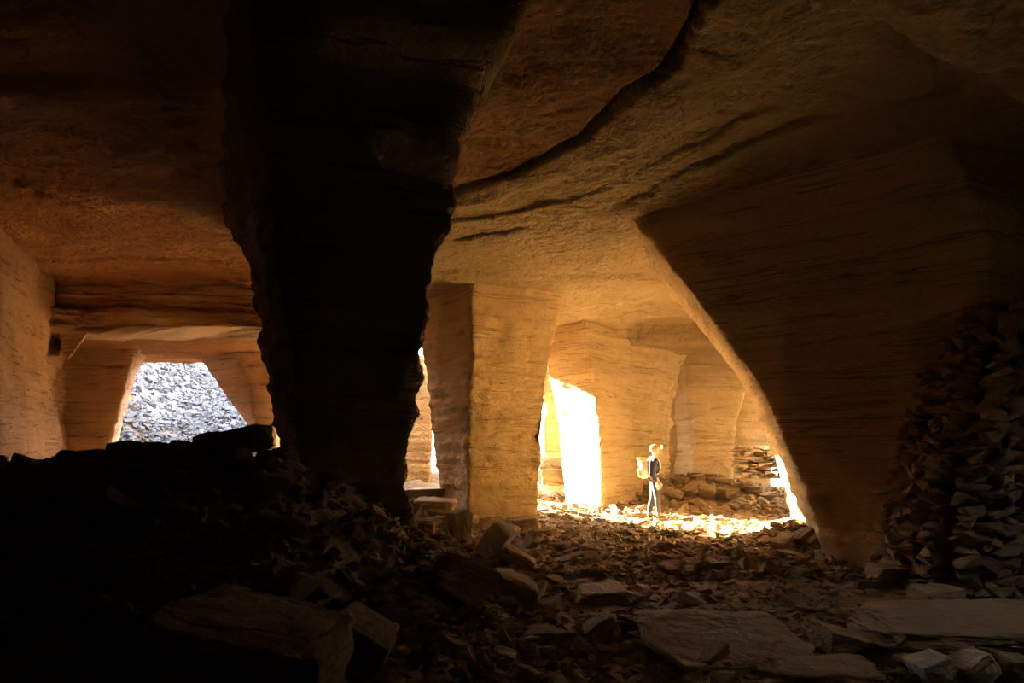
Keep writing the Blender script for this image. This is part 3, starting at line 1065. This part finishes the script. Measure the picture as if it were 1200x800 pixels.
# pose: weight on both feet, legs a little apart front to back, head slightly raised, arms hanging
V, E = [], []
pel = chain([(0, 0, .93, .13, .10)], None, V, E)
tor = chain([(0, .005, 1.05, .12, .09), (0, .01, 1.20, .13, .10), (0, .0, 1.34, .135, .10), (0, -.01, 1.42, .09, .07)], pel, V, E)
neck = chain([(0, .005, 1.475, .052, .055)], tor, V, E)
hd = chain([(0, .03, 1.545, .058, .072), (0, .03, 1.60, .072, .090), (0, .022, 1.655, .074, .092), (0, .02, 1.695, .055, .07)], neck, V, E)
chain([(0, .125, 1.575, .014, .018), (0, .138, 1.565, .010, .012)], hd - 2, V, E)     # nose
HANDS = []
for sx, hand_y in ((1, .03), (-1, .14)):
    sh = chain([(sx * .15, -.005, 1.385, .06)], tor - 1, V, E)
    el = chain([(sx * .20, -.04, 1.24, .048), (sx * .225, -.055, 1.10, .042)], sh, V, E)
    wr = chain([(sx * .225, -.02 + (.06 if sx < 0 else 0), .98, .036), (sx * .215, hand_y, .865, .026)], el, V, E)
    palm = chain([(sx * .21, hand_y + .012, .82, .024, .032), (sx * .208, hand_y + .02, .785, .020, .034)], wr, V, E)
    for f, (oy, ln) in enumerate(((.030, .068), (.012, .078), (-.006, .074), (-.022, .058))):
        chain([(sx * .205, hand_y + .02 + oy, .765, .0095), (sx * .198, hand_y + .026 + oy, .765 - ln * .45, .0088), (sx * .185, hand_y + .028 + oy * .9, .765 - ln * .8, .0082), (sx * .172, hand_y + .024 + oy * .9, .765 - ln, .0072)], palm, V, E)
    chain([(sx * .203, hand_y + .050, .80, .011), (sx * .196, hand_y + .066, .772, .0098), (sx * .186, hand_y + .070, .745, .0085)], palm - 1, V, E)
FEET = []
for sx, ky, ay, toe in ((1, .06, .10, .23), (-1, -.03, -.10, .02)):
    hp = chain([(sx * .085, .0, .86, .088, .095), (sx * .09, ky * .5, .68, .075, .08)], pel, V, E)
    kn = chain([(sx * .09, ky, .50, .056, .060), (sx * .09, (ky + ay) / 2 - .015, .32, .054, .056), (sx * .09, ay - .01, .10, .038, .042)], hp, V, E)
    chain([(sx * .095, ay + .02, .045, .038, .036), (sx * .10, toe, .035, .036, .026)], kn, V, E)
body = skin_mesh('body', V, E, SKIN, person, 0, 2)

V, E = [], []
j0 = chain([(0, .005, .92, .165, .125), (0, .005, 1.05, .155, .118), (0, .01, 1.20, .165, .13), (0, .0, 1.335, .165, .125), (0, -.008, 1.42, .11, .088), (0, .0, 1.475, .066, .070)], None, V, E)
for sx, hand_y in ((1, .03), (-1, .14)):
    chain([(sx * .165, -.005, 1.375, .078), (sx * .21, -.04, 1.24, .066), (sx * .235, -.055, 1.10, .060), (sx * .233, -.02 + (.06 if sx < 0 else 0), .98, .054), (sx * .222, hand_y - .01, .885, .044)], 3, V, E)
jacket = skin_mesh('jacket', V, E, NAVY, person, 0, 2)

V, E = [], []
t0 = chain([(0, 0, .96, .150, .115), (0, 0, .88, .135, .115)], None, V, E)
for sx, ky, ay in ((1, .06, .10), (-1, -.03, -.10)):
    chain([(sx * .088, ky * .2, .80, .098, .102), (sx * .092, ky * .6, .66, .088, .092), (sx * .092, ky, .50, .074, .078), (sx * .092, (ky + ay) / 2 - .012, .32, .072, .076), (sx * .092, ay - .01, .13, .066, .074)], 1, V, E)
trous = skin_mesh('trousers', V, E, TROUS, person, 0, 2)

for sx, ay, toe in ((1, .10, .25), (-1, -.10, .05)):
    V, E = [], []
    chain([(sx * .092, ay - .01, .20, .056, .062), (sx * .093, ay - .015, .12, .055, .062), (sx * .095, ay + .0, .055, .052, .05), (sx * .099, (ay + toe) / 2 + .03, .045, .052, .042), (sx * .103, toe + .02, .038, .044, .030)], None, V, E)
    skin_mesh('boot', V, E, BOOT, person, 0, 2)

# hair, ears, eyes
bm = bmesh.new()
bmesh.ops.create_uvsphere(bm, u_segments=24, v_segments=14, radius=1)
for v in bm.verts:
    v.co = Vector((v.co.x * .083, v.co.y * .098 - .004 + .0, v.co.z * .095 + 1.635))
bmesh.ops.delete(bm, geom=[v for v in bm.verts if v.co.y > .035 or v.co.z < 1.565], context='VERTS')
hair = link_mesh('hair', bm, GREYHAIR, person, True)
hair.modifiers.new('t', 'SOLIDIFY').thickness = .004
for sx in (-1, 1):
    bm = bmesh.new()
    bmesh.ops.create_uvsphere(bm, u_segments=12, v_segments=8, radius=1)
    for v in bm.verts: v.co = Vector((v.co.x * .010 + sx * .078, v.co.y * .018 + .02, v.co.z * .030 + 1.60))
    link_mesh('ear', bm, SKIN, person, True)
    bm = bmesh.new()
    bmesh.ops.create_uvsphere(bm, u_segments=10, v_segments=8, radius=.011)
    bmesh.ops.translate(bm, verts=bm.verts, vec=(sx * .03, .108, 1.612))
    link_mesh('eye', bm, BLACK, person, True)
# helmet: shell with a rim
bm = bmesh.new()
prof = [(.118, 0), (.119, .018), (.116, .05), (.104, .085), (.078, .115), (.042, .133), (.001, .138)]
ringv = []
for r_, z_ in prof:
    ringv.append([bm.verts.new((r_ * .90 * math.cos(a), r_ * 1.12 * math.sin(a) + .012 + (.020 if (z_ == 0 and math.sin(a) > .3) else 0), z_ + 1.635)) for a in [2 * math.pi * k / 28 for k in range(28)]])
for a, b in zip(ringv, ringv[1:]):
    for k in range(28): bm.faces.new((a[k], a[(k + 1) % 28], b[(k + 1) % 28], b[k]))
bm.faces.new(ringv[-1])
helmet = link_mesh('helmet', bm, ORANGE, person, True)
helmet.modifiers.new('t', 'SOLIDIFY').thickness = .006
bm = bmesh.new()
for a0 in range(28):
    pass
bmesh.ops.create_cube(bm, size=1)
for v in bm.verts: v.co = Vector((v.co.x * .058, v.co.y * .034 + .148, v.co.z * .042 + 1.705))
bmesh.ops.bevel(bm, geom=list(bm.edges), offset=.007, segments=2, affect='EDGES')
hl = link_mesh('headlamp', bm, BLACK, helmet)
bm = bmesh.new()
bmesh.ops.create_uvsphere(bm, u_segments=18, v_segments=12, radius=.026)
for v in bm.verts: v.co = Vector((v.co.x, v.co.y * .7 + .168, v.co.z + 1.708))
lens = link_mesh('headlamp_lens', bm, LAMP, helmet, True)
lens['label'] = 'glowing white headlamp lens'

# backpack, carried on the back: pale body with a yellow lid
bag = empty('backpack', person.location + Vector((0, 0, 0)), math.radians(-96))
tag(bag, 'pale backpack with a yellow top on the back of the standing person', 'backpack', None, 'thing')


def slab_bm(prof, bev=.03):
    bm = bmesh.new()
    bmesh.ops.create_cube(bm, size=1)
    cx, cy, cz, sx, sy, sz = prof
    for v in bm.verts:
        t = (v.co.z + .5)
        v.co = Vector((cx + v.co.x * sx * (1.0 + .1 * (1 - t)), cy + v.co.y * sy * (.85 + .3 * t) - .05 * t, cz + v.co.z * sz))
    bmesh.ops.bevel(bm, geom=list(bm.edges), offset=bev, segments=3, affect='EDGES')
    bmesh.ops.triangulate(bm, faces=bm.faces)
    bmesh.ops.subdivide_edges(bm, edges=bm.edges, cuts=1)
    for v in bm.verts:
        v.co += Vector((N(v.co.x * 12, v.co.y * 12, v.co.z * 12), N(v.co.y * 12, v.co.z * 12, 3), 0)) * .012
    return bm


link_mesh('bag_body', slab_bm((0, -.235, 1.16, .27, .17, .42)), WHITE, bag, True)
lid = link_mesh('bag_lid', slab_bm((0, -.275, 1.405, .25, .19, .08), .025), YELLOW, bag, True)
lid['label'] = 'yellow lid of the backpack'
link_mesh('pocket', slab_bm((0, -.335, 1.08, .20, .06, .20), .02), YELLOW, bag, True)
for sx in (-1, 1):
    bm = bmesh.new()
    pts = [(sx * .10, -.17, 1.37), (sx * .105, -.08, 1.475), (sx * .105, .04, 1.455), (sx * .105, .128, 1.36), (sx * .115, .138, 1.22), (sx * .15, .08, 1.08), (sx * .14, -.13, 1.00)]
    rows = []
    for k, p in enumerate(pts):
        a = Vector(pts[max(0, k - 1)])
        b = Vector(pts[min(len(pts) - 1, k + 1)])
        t = (b - a).normalized()
        side_ = Vector((1, 0, 0))
        up_ = t.cross(side_).normalized()
        c = Vector(p)
        rows.append([bm.verts.new(c + side_ * u * .024 + up_ * v * .006) for u, v in ((-1, -1), (1, -1), (1, 1), (-1, 1))])
    for a, b in zip(rows, rows[1:]):
        for k in range(4): bm.faces.new((a[k], a[(k + 1) % 4], b[(k + 1) % 4], b[k]))
    bm.faces.new(rows[0][::-1])
    bm.faces.new(rows[-1])
    link_mesh('shoulder_strap', bm, WHITE, bag, True)
